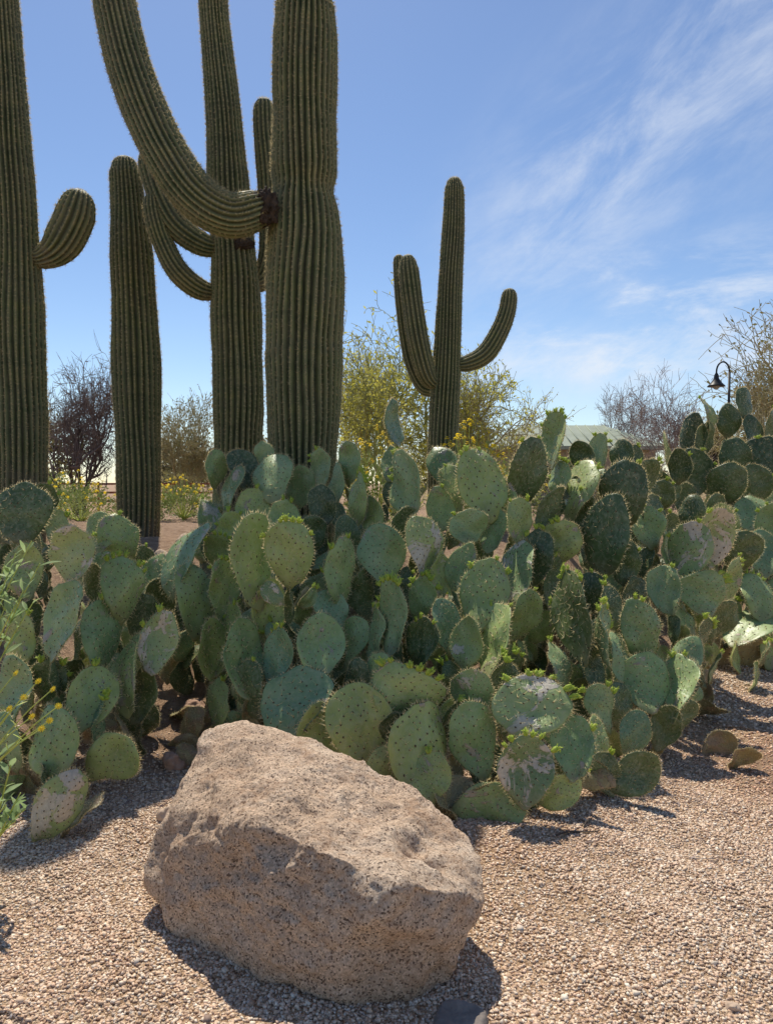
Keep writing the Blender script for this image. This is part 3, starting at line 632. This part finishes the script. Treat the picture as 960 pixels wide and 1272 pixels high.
# ---------- trees
def tree(name,label,cat,px,Y,top,width,mats,levels=4,trunks=3,ch=(4,5,5,4),leaves=2,lsz=.05,seed=1,r0=.06,wob=.35,up=.12,spread=.8,tw=.006,group=None,droop=0):
    random.seed(seed); x=(px-480)/F*Y; z=Hf(x,Y); h=P(px,top,Y).z-z; wd=width/F*Y
    r=root(name,(x,Y,z),label,cat,group); t=MB(); c=MB()
    def grow(p,d,ln,rad,lev):
        ns=4 if lev<2 else 3; pts=[p.copy()]; rr=[rad]; q=p.copy()
        for i in range(ns):
            d=(d+rv(wob)+Vector((0,0,up if lev<3 else -droop))).normalized(); q=q+d*ln/ns; pts.append(q.copy()); rr.append(max(tw*.6,rad*(1-.55*(i+1)/ns)))
        (t if lev==0 else c).tube(pts,rr,6 if lev==0 else (5 if lev==1 else 3),0,cap=lev<2)
        if lev>=levels-1:
            for k in range(leaves):
                u=random.uniform(.2,1)*ns; i=min(ns-1,int(u)); pp=pts[i].lerp(pts[i+1],u-i)
                c.leaf(pp,rv()+d*.5,lsz*random.uniform(.6,1.4),lsz*random.uniform(.3,.55),1)
        if lev<levels:
            for k in range(ch[min(lev,len(ch)-1)]):
                u=random.uniform(.3,1)*ns; i=min(ns-1,int(u)); pp=pts[i].lerp(pts[i+1],u-i)
                nd=(d+rv().normalized()*spread).normalized(); 
                if lev<2 and nd.z<0: nd.z*=-.3
                grow(pp,nd,ln*random.uniform(.5,.78),max(tw,rad*.5),lev+1)
    for k in range(trunks):
        a=2*math.pi*k/trunks+random.random(); lean=min(.9,wd/h*.45)
        grow(Vector((math.cos(a)*.06,math.sin(a)*.06,-.05)),Vector((math.cos(a)*lean,math.sin(a)*lean,1)).normalized(),1.0,r0*.6,0)
    zs=[v.z for v in c.v]; xsx=sorted(v.x for v in c.v); zmax=sorted(zs)[int(len(zs)*.997)]; xw=xsx[int(len(xsx)*.98)]-xsx[int(len(xsx)*.02)]
    s=Vector((wd/xw,wd/xw,h/zmax))
    for mb in(t,c): mb.v=[Vector((v.x*s.x,v.y*s.y,v.z*s.z)) for v in mb.v]
    link('trunk',t.mesh('trunk',[mats[0]]),r); link('crown',c.mesh('crown',[mats[1],mats[2]]),r); return r
tree('mesquite_tree','dark bare branched mesquite tree beyond the armless saguaro at left','tree',98,24,442,140,(M['bark'],M['barkpurple'],M['leaf_dark']),4,5,(5,5,5,5),0,.05,3,spread=1.1,tw=.0035,wob=.5)
tree('palo_verde_tree','yellow green palo verde tree behind the small armed saguaro','tree',500,19,374,230,(M['pvbark'],M['pvbark'],M['leaf_pv']),4,5,(4,5,5,4),3,.04,5,tw=.003,spread=1.1,r0=.05,wob=.4)
tree('palo_verde_tree','low spreading yellowish tree at right foot of the small armed saguaro','tree',592,20,458,130,(M['pvbark'],M['twigdry'],M['leaf_pv']),4,4,(4,5,5,4),2,.035,8,tw=.003,r0=.04,spread=1.0)
tree('desert_shrub','tall dry yellowish shrub between the armless and slender saguaros','shrub',232,24,488,95,(M['twigdry'],M['twigdry'],M['leaf_olive']),4,5,(4,5,5,4),2,.05,11,tw=.004,r0=.04)
tree('desert_shrub','pale olive shrub right behind the thickest saguaro','shrub',445,22,430,90,(M['pvbark'],M['twigdry'],M['leaf_pv']),4,4,(4,5,5,4),3,.04,12,tw=.0035,r0=.04)
tree('bare_shrub','leafless greyish shrub behind the green roofed building, left one','shrub',770,38,474,95,(M['twig'],M['twig'],M['leaf_olive']),4,5,(4,5,5,4),0,.05,14,tw=.0035,r0=.03)
tree('bare_shrub','leafless greyish shrub between the building and the lamp','shrub',836,30,462,90,(M['twig'],M['twig'],M['leaf_olive']),4,5,(4,5,5,4),0,.05,15,tw=.0035,r0=.03)
tree('desert_tree','olive brown tree of fine twigs at the right edge behind the lamp','tree',970,22,378,200,(M['bark'],M['twigdry'],M['leaf_olive']),4,5,(5,5,5,5),1,.045,17,tw=.0035,spread=1.0)
tree('desert_tree','low brown green tree far behind the left mesquite','tree',30,34,500,120,(M['bark'],M['bark'],M['leaf_olive']),4,4,(4,5,5,3),3,.1,18,tw=.01)
tree('desert_tree','low hazy tree on the horizon right of the armless saguaro','tree',215,40,545,110,(M['bark'],M['bark'],M['leaf_olive']),4,4,(4,5,5,3),3,.12,19,tw=.01)
tree('desert_tree','low hazy tree on the horizon between slender and thickest saguaros','tree',330,36,530,110,(M['bark'],M['bark'],M['leaf_olive']),4,4,(4,5,5,3),3,.12,20,tw=.01)
tree('desert_tree','low olive tree on the horizon just left of the building','tree',590,38,530,70,(M['bark'],M['twigdry'],M['leaf_olive']),4,4,(4,5,5,3),3,.12,22,tw=.01)
tree('desert_tree','distant low tree at the right behind the tall prickly pear','tree',890,36,530,100,(M['bark'],M['bark'],M['leaf_olive']),4,4,(4,5,5,3),3,.12,23,tw=.01)
# ---------- flowering shrubs
def flower_mesh():
    b=MB(); random.seed(3)
    for i in range(3):
        p=rv(.02); nn=(rv(.5)+Vector((0,-.4,1))).normalized(); t=nn.orthogonal().normalized(); q=nn.cross(t); base=len(b.v); rr=random.uniform(.014,.021)
        b.v.append(p+nn*.006)
        for j in range(10):
            an=j*math.pi/5; rj=rr*(1 if j%2 else .7); b.v.append(p+(t*math.cos(an)+q*math.sin(an))*rj)
        for j in range(10): b.quad((base,base+1+j,base+1+(j+1)%10),0,False)
    return b.mesh('flower',[M['yellow']])
FM=flower_mesh()
def shrub(label,px,py,w,h,Y,fl=60,mat='leaf_green',seed=1,name='brittlebush',ls=.05,n=1500):
    random.seed(seed); c=P(px,py+h/2,Y); z=Hf(c.x,Y); top=P(px,py-h/2,Y).z-z; a=w/F*Y/2
    r=root(name,(c.x,Y,z),label,'shrub'); f=MB(); s=MB(); top=max(top,.3)
    for i in range(n):
        u=rv().normalized(); u.z=abs(u.z); k=random.uniform(.55,1)**.6
        k*=1+.25*noise.noise(u*2.5+Vector((seed,0,0)))
        p=Vector((u.x*a*k,u.y*a*k,u.z*top*.85*k))
        f.leaf(p,u+rv(.8),ls*random.uniform(.7,1.4),ls*.45)
    for i in range(26):
        u=rv().normalized();u.z=abs(u.z)+.3;u.normalize()
        s.tube([Vector((0,0,0)),Vector((u.x*a*.5,u.y*a*.5,u.z*top*.4)),Vector((u.x*a*.9,u.y*a*.9,u.z*top*.8))],[.008,.006,.004],3,0,False)
    link('foliage',f.mesh('foliage',[M[mat]]),r)
    for i in range(fl):
        u=rv().normalized(); u.z=abs(u.z)+.25; u.normalize(); k=random.uniform(.95,1.2)
        if u.y>.3: u.y*=-1
        p=Vector((u.x*a*k,u.y*a*k,u.z*top*k)); s.tube([p*.8,p],[.003,.002],3,0,False)
        o=link('flower',FM,r); o.location=p; o.rotation_euler=(random.uniform(-.4,.2),random.uniform(-.3,.3),random.uniform(0,6))
        o.scale=(1.1,)*3
    link('stems',s.mesh('stems',[M['stem_green']]),r)
    return r
shrub('yellow flowering bush between left edge saguaro and armless saguaro',100,616,100,46,11,70,seed=1)
shrub('yellow flowering bush right of the armless saguaro base',228,618,80,42,11,60,seed=2)
shrub('yellow flowering bush right beside the thickest saguaro',466,576,84,54,8.2,80,seed=3)
shrub('yellow flowering bush at the foot of the small armed saguaro',582,558,100,44,8.4,92,seed=4)
shrub('pale green bush behind the flowering bush at far left',70,600,90,50,14,0,seed=5)
shrub('olive bush behind the armless saguaro',185,610,90,40,14,0,'leaf_olive',seed=6)
shrub('low green bush behind the middle prickly pears',640,568,70,34,10,14,'leaf_green',seed=7)
shrub('dark green bush in front of the green roofed building',700,572,110,40,14,0,'leaf_dark',seed=8,name='desert_bush',n=2600)
shrub('dark green bush right of the building front',790,572,120,40,15,0,'leaf_dark',seed=9,name='desert_bush',n=2600)
shrub('low green bush between slender and thickest saguaros',325,590,90,50,12,0,'leaf_green',seed=10)
for i,(px,w,Y) in enumerate([(20,140,30),(260,130,32),(400,120,34),(520,120,30),(690,120,42),(850,120,36),(950,140,34)]):
    shrub(['olive hedge bush on the horizon at far left','olive hedge bush on the horizon right of armless saguaro','olive hedge bush on the horizon behind thickest saguaro','olive hedge bush on the horizon behind palo verde','olive hedge bush on the horizon left of the building','olive hedge bush on the horizon under the bare shrubs','olive hedge bush on the horizon at far right'][i],px,588,w,44,Y,0,random.choice(['leaf_olive','leaf_green']),30+i,'desert_bush',.16,1600)
# ---------- fence
fr=root('rail_fence',(-12,26,Hf(-12,26)),'rusty red metal rail fence beyond the mound at left','fence')
m=MB()
for k,zz in enumerate((.35,.65,.95)): m.box((0,0,zz+.02),(16,.04,.07))
link('rails',m.mesh('rails',[M['rust']]),fr)
for k in range(9):
    m=MB(); m.box((-8+k*2,.045,.5),(.07,.045,1.1)); link('post',m.mesh('post',[M['rust']]),fr)
# ---------- building
by=34; bx0,bx1=(606-480)/F*by,(828-480)/F*by; gz=Hf(7,by); ez=P(0,554,by).z; rz=P(0,522,by).z
b=root('building',((bx0+bx1)/2,by+3,gz),'low tan building with pale green metal roof in the distance','building')
w=(bx1-bx0)-.8; hh=ez-gz; m=MB(); m.box((0,0,hh/2),(w,5.2,hh)); link('wall',m.mesh('wall',[M['stucco']]),b)
m=MB(); a=(bx1-bx0)/2; dd=3.1; rr=rz-gz; e=hh; rl=a-2.1
vs_=[Vector(q) for q in ((-a,-dd,e),(a,-dd,e),(a,dd,e),(-a,dd,e),(-rl,0,rr),(rl,0,rr),(-a,-dd,e-.16),(a,-dd,e-.16),(a,dd,e-.16),(-a,dd,e-.16))]
m.v=vs_
for q in((0,1,5,4),(1,2,5),(2,3,4,5),(3,0,4),(0,6,7,1),(1,7,8,2),(2,8,9,3),(3,9,6,0),(9,8,7,6)): m.quad(q,0,False)
k=-a+.2
while k<a:
    lim=1 if abs(k)<rl else (a-abs(k))/(a-rl)
    p0=Vector((k,-dd,e+.02)); p1=Vector((k,-dd+dd*lim,e+(rr-e)*lim+.02)); m.tube([p0,p1],[.03,.03],4); k+=.45
link('roof',m.mesh('roof',[M['roof']]),b)
for k in range(4):
    m=MB(); m.box((-w/2+1+k*1.6,-2.62,hh*.55),(.9,.06,.9)); f=link('window',m.mesh('window',[M['stucco']]),b)
    m=MB(); m.box((-w/2+1+k*1.6,-2.66,hh*.55),(.75,.03,.75)); link('pane',m.mesh('pane',[M['glass']]),f)
m=MB(); m.box((w/2-.8,-2.62,1.05),(.95,.06,2.1)); link('door',m.mesh('door',[M['rust']]),b)
# ---------- lamp
ly=15; q=P(903,600,ly); lz=Hf(q.x,ly); lm=root('street_lamp',(q.x,ly,lz),'dark gooseneck street lamp with bell shaped shade at right','street lamp')
tz=P(903,462,ly).z-lz; ax=P(887,600,ly).x-q.x; m=MB()
m.tube([Vector((0,0,0)),Vector((0,0,.25)),Vector((0,0,.3)),Vector((0,0,tz))],[.07,.065,.028,.024],10); link('pole',m.mesh('pole',[M['metal_dark']]),lm)
m=MB(); ap=[]
for k in range(13):
    an=math.pi*k/12; ap.append(Vector((ax/2+(-ax/2)*math.cos(an),0,tz+.2*math.sin(an))))
ap.append(Vector((ax,0,tz-.06))); m.tube(ap,[.017]*len(ap),8); link('arm',m.mesh('arm',[M['metal_dark']]),lm)
m=MB(); prof=[(.02,.02),(-.03,.045),(-.09,.05),(-.13,.075),(-.18,.11),(-.22,.15),(-.25,.175),(-.23,.13)]
m.tube([Vector((ax,0,tz-.04+a_)) for a_,_ in prof],[r_ for _,r_ in prof],20,0,False); link('lamp_shade',m.mesh('lamp_shade',[M['metal_dark']]),lm)
m=MB(); m.tube([Vector((ax,0,tz-.21)),Vector((ax,0,tz-.26)),Vector((ax,0,tz-.32)),Vector((ax,0,tz-.35))],[.055,.075,.06,.02],14); link('bulb_globe',m.mesh('bulb_globe',[M['lampglass']]),lm)
# ---------- left foreground plants
def leafy(mb,p,d,l,w):
    d=d.normalized(); sd=d.cross(Vector((0,0,1))+rv(.5)).normalized(); n=sd.cross(d); k=len(mb.v)
    pr=[(0,.06),(.2,.55),(.45,1),(.7,.75),(.9,.3),(1,.02)]
    for t,ww in pr:
        c=p+d*l*t-n*l*.18*t*t; mb.v+=[c-sd*w/2*ww+n*w*.16*ww,c,c+sd*w/2*ww+n*w*.16*ww]
    for i in range(len(pr)-1):
        a=k+i*3; mb.quad((a,a+1,a+4,a+3)); mb.quad((a+1,a+2,a+5,a+4))
def stems(name,label,basep,tips,lm,sm_,leafn,ll,lw,fl=False,seed=1,zone=(.45,1),arc=.03,sr=.0045):
    random.seed(seed); z=Hf(basep[0],basep[1]); r=root(name,(basep[0],basep[1],z),label,'plant'); o=Vector((basep[0],basep[1],z))
    lf=MB()
    for (px,py,Y) in tips:
        t=P(px,py,Y)-o; mid=t*.5+Vector((random.uniform(-.05,.05)-arc*.6,random.uniform(-.05,.05),arc)); pts=[]
        for k in range(9):
            u=k/8; pts.append(mid*2*u*(1-u)+t*u*u)
        m=MB(); m.tube(pts,[sr*(1-.5*k/8) for k in range(9)],6); st=link('stem',m.mesh('stem',[sm_]),r)
        for k in range(leafn):
            u=random.uniform(*zone)*8; i=min(7,int(u)); pp=pts[i].lerp(pts[i+1],u-i); a=k*2.4
            leafy(lf,pp,Vector((math.cos(a),math.sin(a),random.uniform(.3,1.6))),ll*random.uniform(.6,1.2),lw*random.uniform(.7,1.2))
        if fl:
            b=MB(); p=pts[-1]; nn=(Vector((random.uniform(-.6,.6),-.8,.7))).normalized(); tt=nn.orthogonal().normalized(); q=nn.cross(tt)
            for j in range(11):
                an=j*2*math.pi/11; d=tt*math.cos(an)+q*math.sin(an); s2=nn.cross(d); base=len(b.v)
                b.v+=[p+d*.002,p+d*.008-s2*.0022,p+d*.014,p+d*.008+s2*.0022]; b.quad((base,base+1,base+2,base+3),0,False)
            b.tube([p-nn*.004,p+nn*.002,p+nn*.004],[.002,.0035,.0015],8)
            link('flower',b.mesh('flower',[M['yellow']]),st)
    if lf.v: link('leaves',lf.mesh('leaves',[lm]),r)
    return r
stems('leafy_plant','tall pale green leafy plant at the left edge, above the yellow flowers',(-1.62,2.6),[(40,672,2.5),(20,688,2.5),(50,700,2.45),(6,702,2.55),(30,733,2.4),(10,748,2.45),(42,748,2.5),(-20,720,2.5)],M['leaf_pale'],M['stem_green'],11,.065,.017,seed=4,zone=(.78,1),arc=.12,sr=.004)
stems('desert_marigold','thin green stems with small yellow daisies leaning in at the left edge',(-1.6,2.45),[(73,877,2.45),(48,846,2.5),(66,856,2.5),(30,866,2.4),(52,905,2.4),(20,836,2.5),(40,890,2.4),(12,880,2.4),(62,895,2.45)],M['stem_green'],M['stem_green'],5,.045,.005,True,seed=5,zone=(.3,.95),arc=.15,sr=.0034)
stems('leafy_plant','low silvery green leafy plant on the ground at lower left',(-1.52,2.75),[(14,950,2.65),(0,935,2.7),(26,985,2.6),(8,1000,2.55),(20,1020,2.6),(-5,1030,2.6),(32,1005,2.7),(-15,980,2.65)],M['leaf_pale'],M['stem_green'],8,.07,.022,seed=6,zone=(.55,1),arc=.05)
# dry litter under the cacti
random.seed(5); mb=MB()
for i in range(1800):
    x=random.uniform(-2.2,2.8); y=float(edge(x))+random.gauss(.2,.5); z=Hf(x,y)+.006
    an=random.uniform(0,6.28); d=Vector((math.cos(an),math.sin(an),random.uniform(-.05,.15)))
    if random.random()<.5: mb.leaf(Vector((x,y,z)),d,random.uniform(.02,.045),random.uniform(.006,.016))
    else: mb.tube([Vector((x,y,z)),Vector((x,y,z))+d*random.uniform(.03,.12)],[.0018,.0012],3)
o=link('dry_litter',mb.mesh('dry_litter',[M['twig']])); tag(o,'dry twigs and leaf litter scattered at the planting edge','litter',kind='stuff')
for (px,py,ln,an,lab) in ((690,1040,.2,.2,'dry brown twig on gravel in front of the scarred prickly pear'),(725,1030,.12,1.0,'short dry twig on gravel beside the longer twig'),(905,905,.25,-.5,'thin dry stick on gravel near the right edge')):
    d=hit(px,py); p=P(px,py,d); p.z=Hf(p.x,p.y)+.008; m=MB(); v=Vector((math.cos(an),math.sin(an),0))
    m.tube([Vector((0,0,0)),v*ln*.3+Vector((0,.01,.006)),v*ln*.7,v*ln],[.004,.004,.003,.002],6); m.tube([v*ln*.4,v*ln*.55+Vector((-v.y,v.x,0))*.04],[.003,.0015],5)
    o=link('dry_twig',m.mesh('dry_twig',[M['bark']])); o.location=p; tag(o,lab,'twig')
# ---------- world
SUN_EL,SUN_AZ=R(57.5),R(-14)
w=bpy.data.worlds.new('World'); bpy.context.scene.world=w; w.use_nodes=True; nt=w.node_tree
bg=nt.nodes['Background']; sky=N(nt,'ShaderNodeTexSky',sky_type='NISHITA'); sky.sun_disc=False; sky.sun_elevation=SUN_EL; sky.sun_rotation=SUN_AZ
sky.air_density=1.0; sky.dust_density=.4; sky.ozone_density=1.8; sky.altitude=700
tc=N(nt,'ShaderNodeTexCoord').outputs['Generated']; sx=N(nt,'ShaderNodeSeparateXYZ'); L(nt,tc,sx.inputs[0])
az=mth(nt,'ARCTAN2',sx.outputs[0],sx.outputs[1]); el=mth(nt,'ARCSINE',sx.outputs[2])
ca,sa=math.cos(R(30)),math.sin(R(30))
s_=mth(nt,'ADD',mth(nt,'MULTIPLY',az,ca),mth(nt,'MULTIPLY',el,sa)); t_=mth(nt,'SUBTRACT',mth(nt,'MULTIPLY',el,ca),mth(nt,'MULTIPLY',az,sa))
cb=N(nt,'ShaderNodeCombineXYZ'); L(nt,mth(nt,'MULTIPLY',s_,3.6),cb.inputs[0]); L(nt,mth(nt,'MULTIPLY',t_,9.),cb.inputs[1])
n1=noi(nt,cb.outputs[0],1.5,8,.68,.3)
cb3=N(nt,'ShaderNodeCombineXYZ'); L(nt,mth(nt,'MULTIPLY',az,2.5),cb3.inputs[0]); L(nt,mth(nt,'MULTIPLY',el,7.),cb3.inputs[1]); cb3.inputs[2].default_value=3.3
n2=noi(nt,cb3.outputs[0],2.1,8,.66,.3)
def gauss(v,c,wd):
    q=mth(nt,'DIVIDE',mth(nt,'SUBTRACT',v,c),wd); return mth(nt,'EXPONENT',mth(nt,'MULTIPLY',mth(nt,'MULTIPLY',q,q),-1.))
def sst(v,a,b):
    m_=N(nt,'ShaderNodeMapRange',interpolation_type='SMOOTHSTEP'); L(nt,v,m_.inputs[0]); m_.inputs[1].default_value=a; m_.inputs[2].default_value=b; return m_.outputs[0]
c1=mth(nt,'MULTIPLY',mth(nt,'MULTIPLY',gauss(t_,.19,.1),sst(az,.0,.25)),sst(n1,.32,.78))
c2=mth(nt,'MULTIPLY',mth(nt,'MULTIPLY',gauss(el,.2,.08),sst(az,.03,.35)),sst(n2,.44,.70))
c3=mth(nt,'MULTIPLY',mth(nt,'MULTIPLY',gauss(el,.155,.035),sst(az,.0,.2)),sst(n1,.28,.7))
c4=mth(nt,'MULTIPLY',mth(nt,'MULTIPLY',gauss(el,.232,.016),gauss(az,.305,.035)),sst(n2,.3,.6))
cl=mth(nt,'MINIMUM',mth(nt,'ADD',mth(nt,'ADD',mth(nt,'MULTIPLY',c1,.6),mth(nt,'MULTIPLY',c2,.7)),mth(nt,'ADD',mth(nt,'MULTIPLY',c3,.6),mth(nt,'MULTIPLY',c4,.6))),.85)
hs=N(nt,'ShaderNodeHueSaturation'); hs.inputs['Saturation'].default_value=1.08; hs.inputs['Hue'].default_value=.503; L(nt,sky.outputs[0],hs.inputs['Color'])
skc=mix(nt,cl,hs.outputs[0],(6.5,6.9,7.5))
L(nt,skc,bg.inputs[0]); bg.inputs[1].default_value=.128
sl=bpy.data.lights.new('sun','SUN'); sl.energy=5.0; sl.angle=R(.5); sl.color=(1,.93,.80); so=bpy.data.objects.new('sun',sl); C.objects.link(so)
sd=Vector((math.sin(SUN_AZ)*math.cos(SUN_EL),math.cos(SUN_AZ)*math.cos(SUN_EL),math.sin(SUN_EL))); so.rotation_euler=sd.to_track_quat('Z','Y').to_euler(); so.location=(0,0,20)
sc=bpy.context.scene; sc.view_settings.view_transform='Standard'; sc.view_settings.look='None'; sc.view_settings.exposure=0
cam=bpy.data.cameras.new('camera'); cam.sensor_fit='VERTICAL'; cam.sensor_height=36; cam.lens=36*F/1272; cam.clip_end=4000; cam.clip_start=.05
co=bpy.data.objects.new('camera',cam); C.objects.link(co); co.location=(0,0,CZ); co.rotation_euler=(math.pi/2-TH,0,0); sc.camera=co
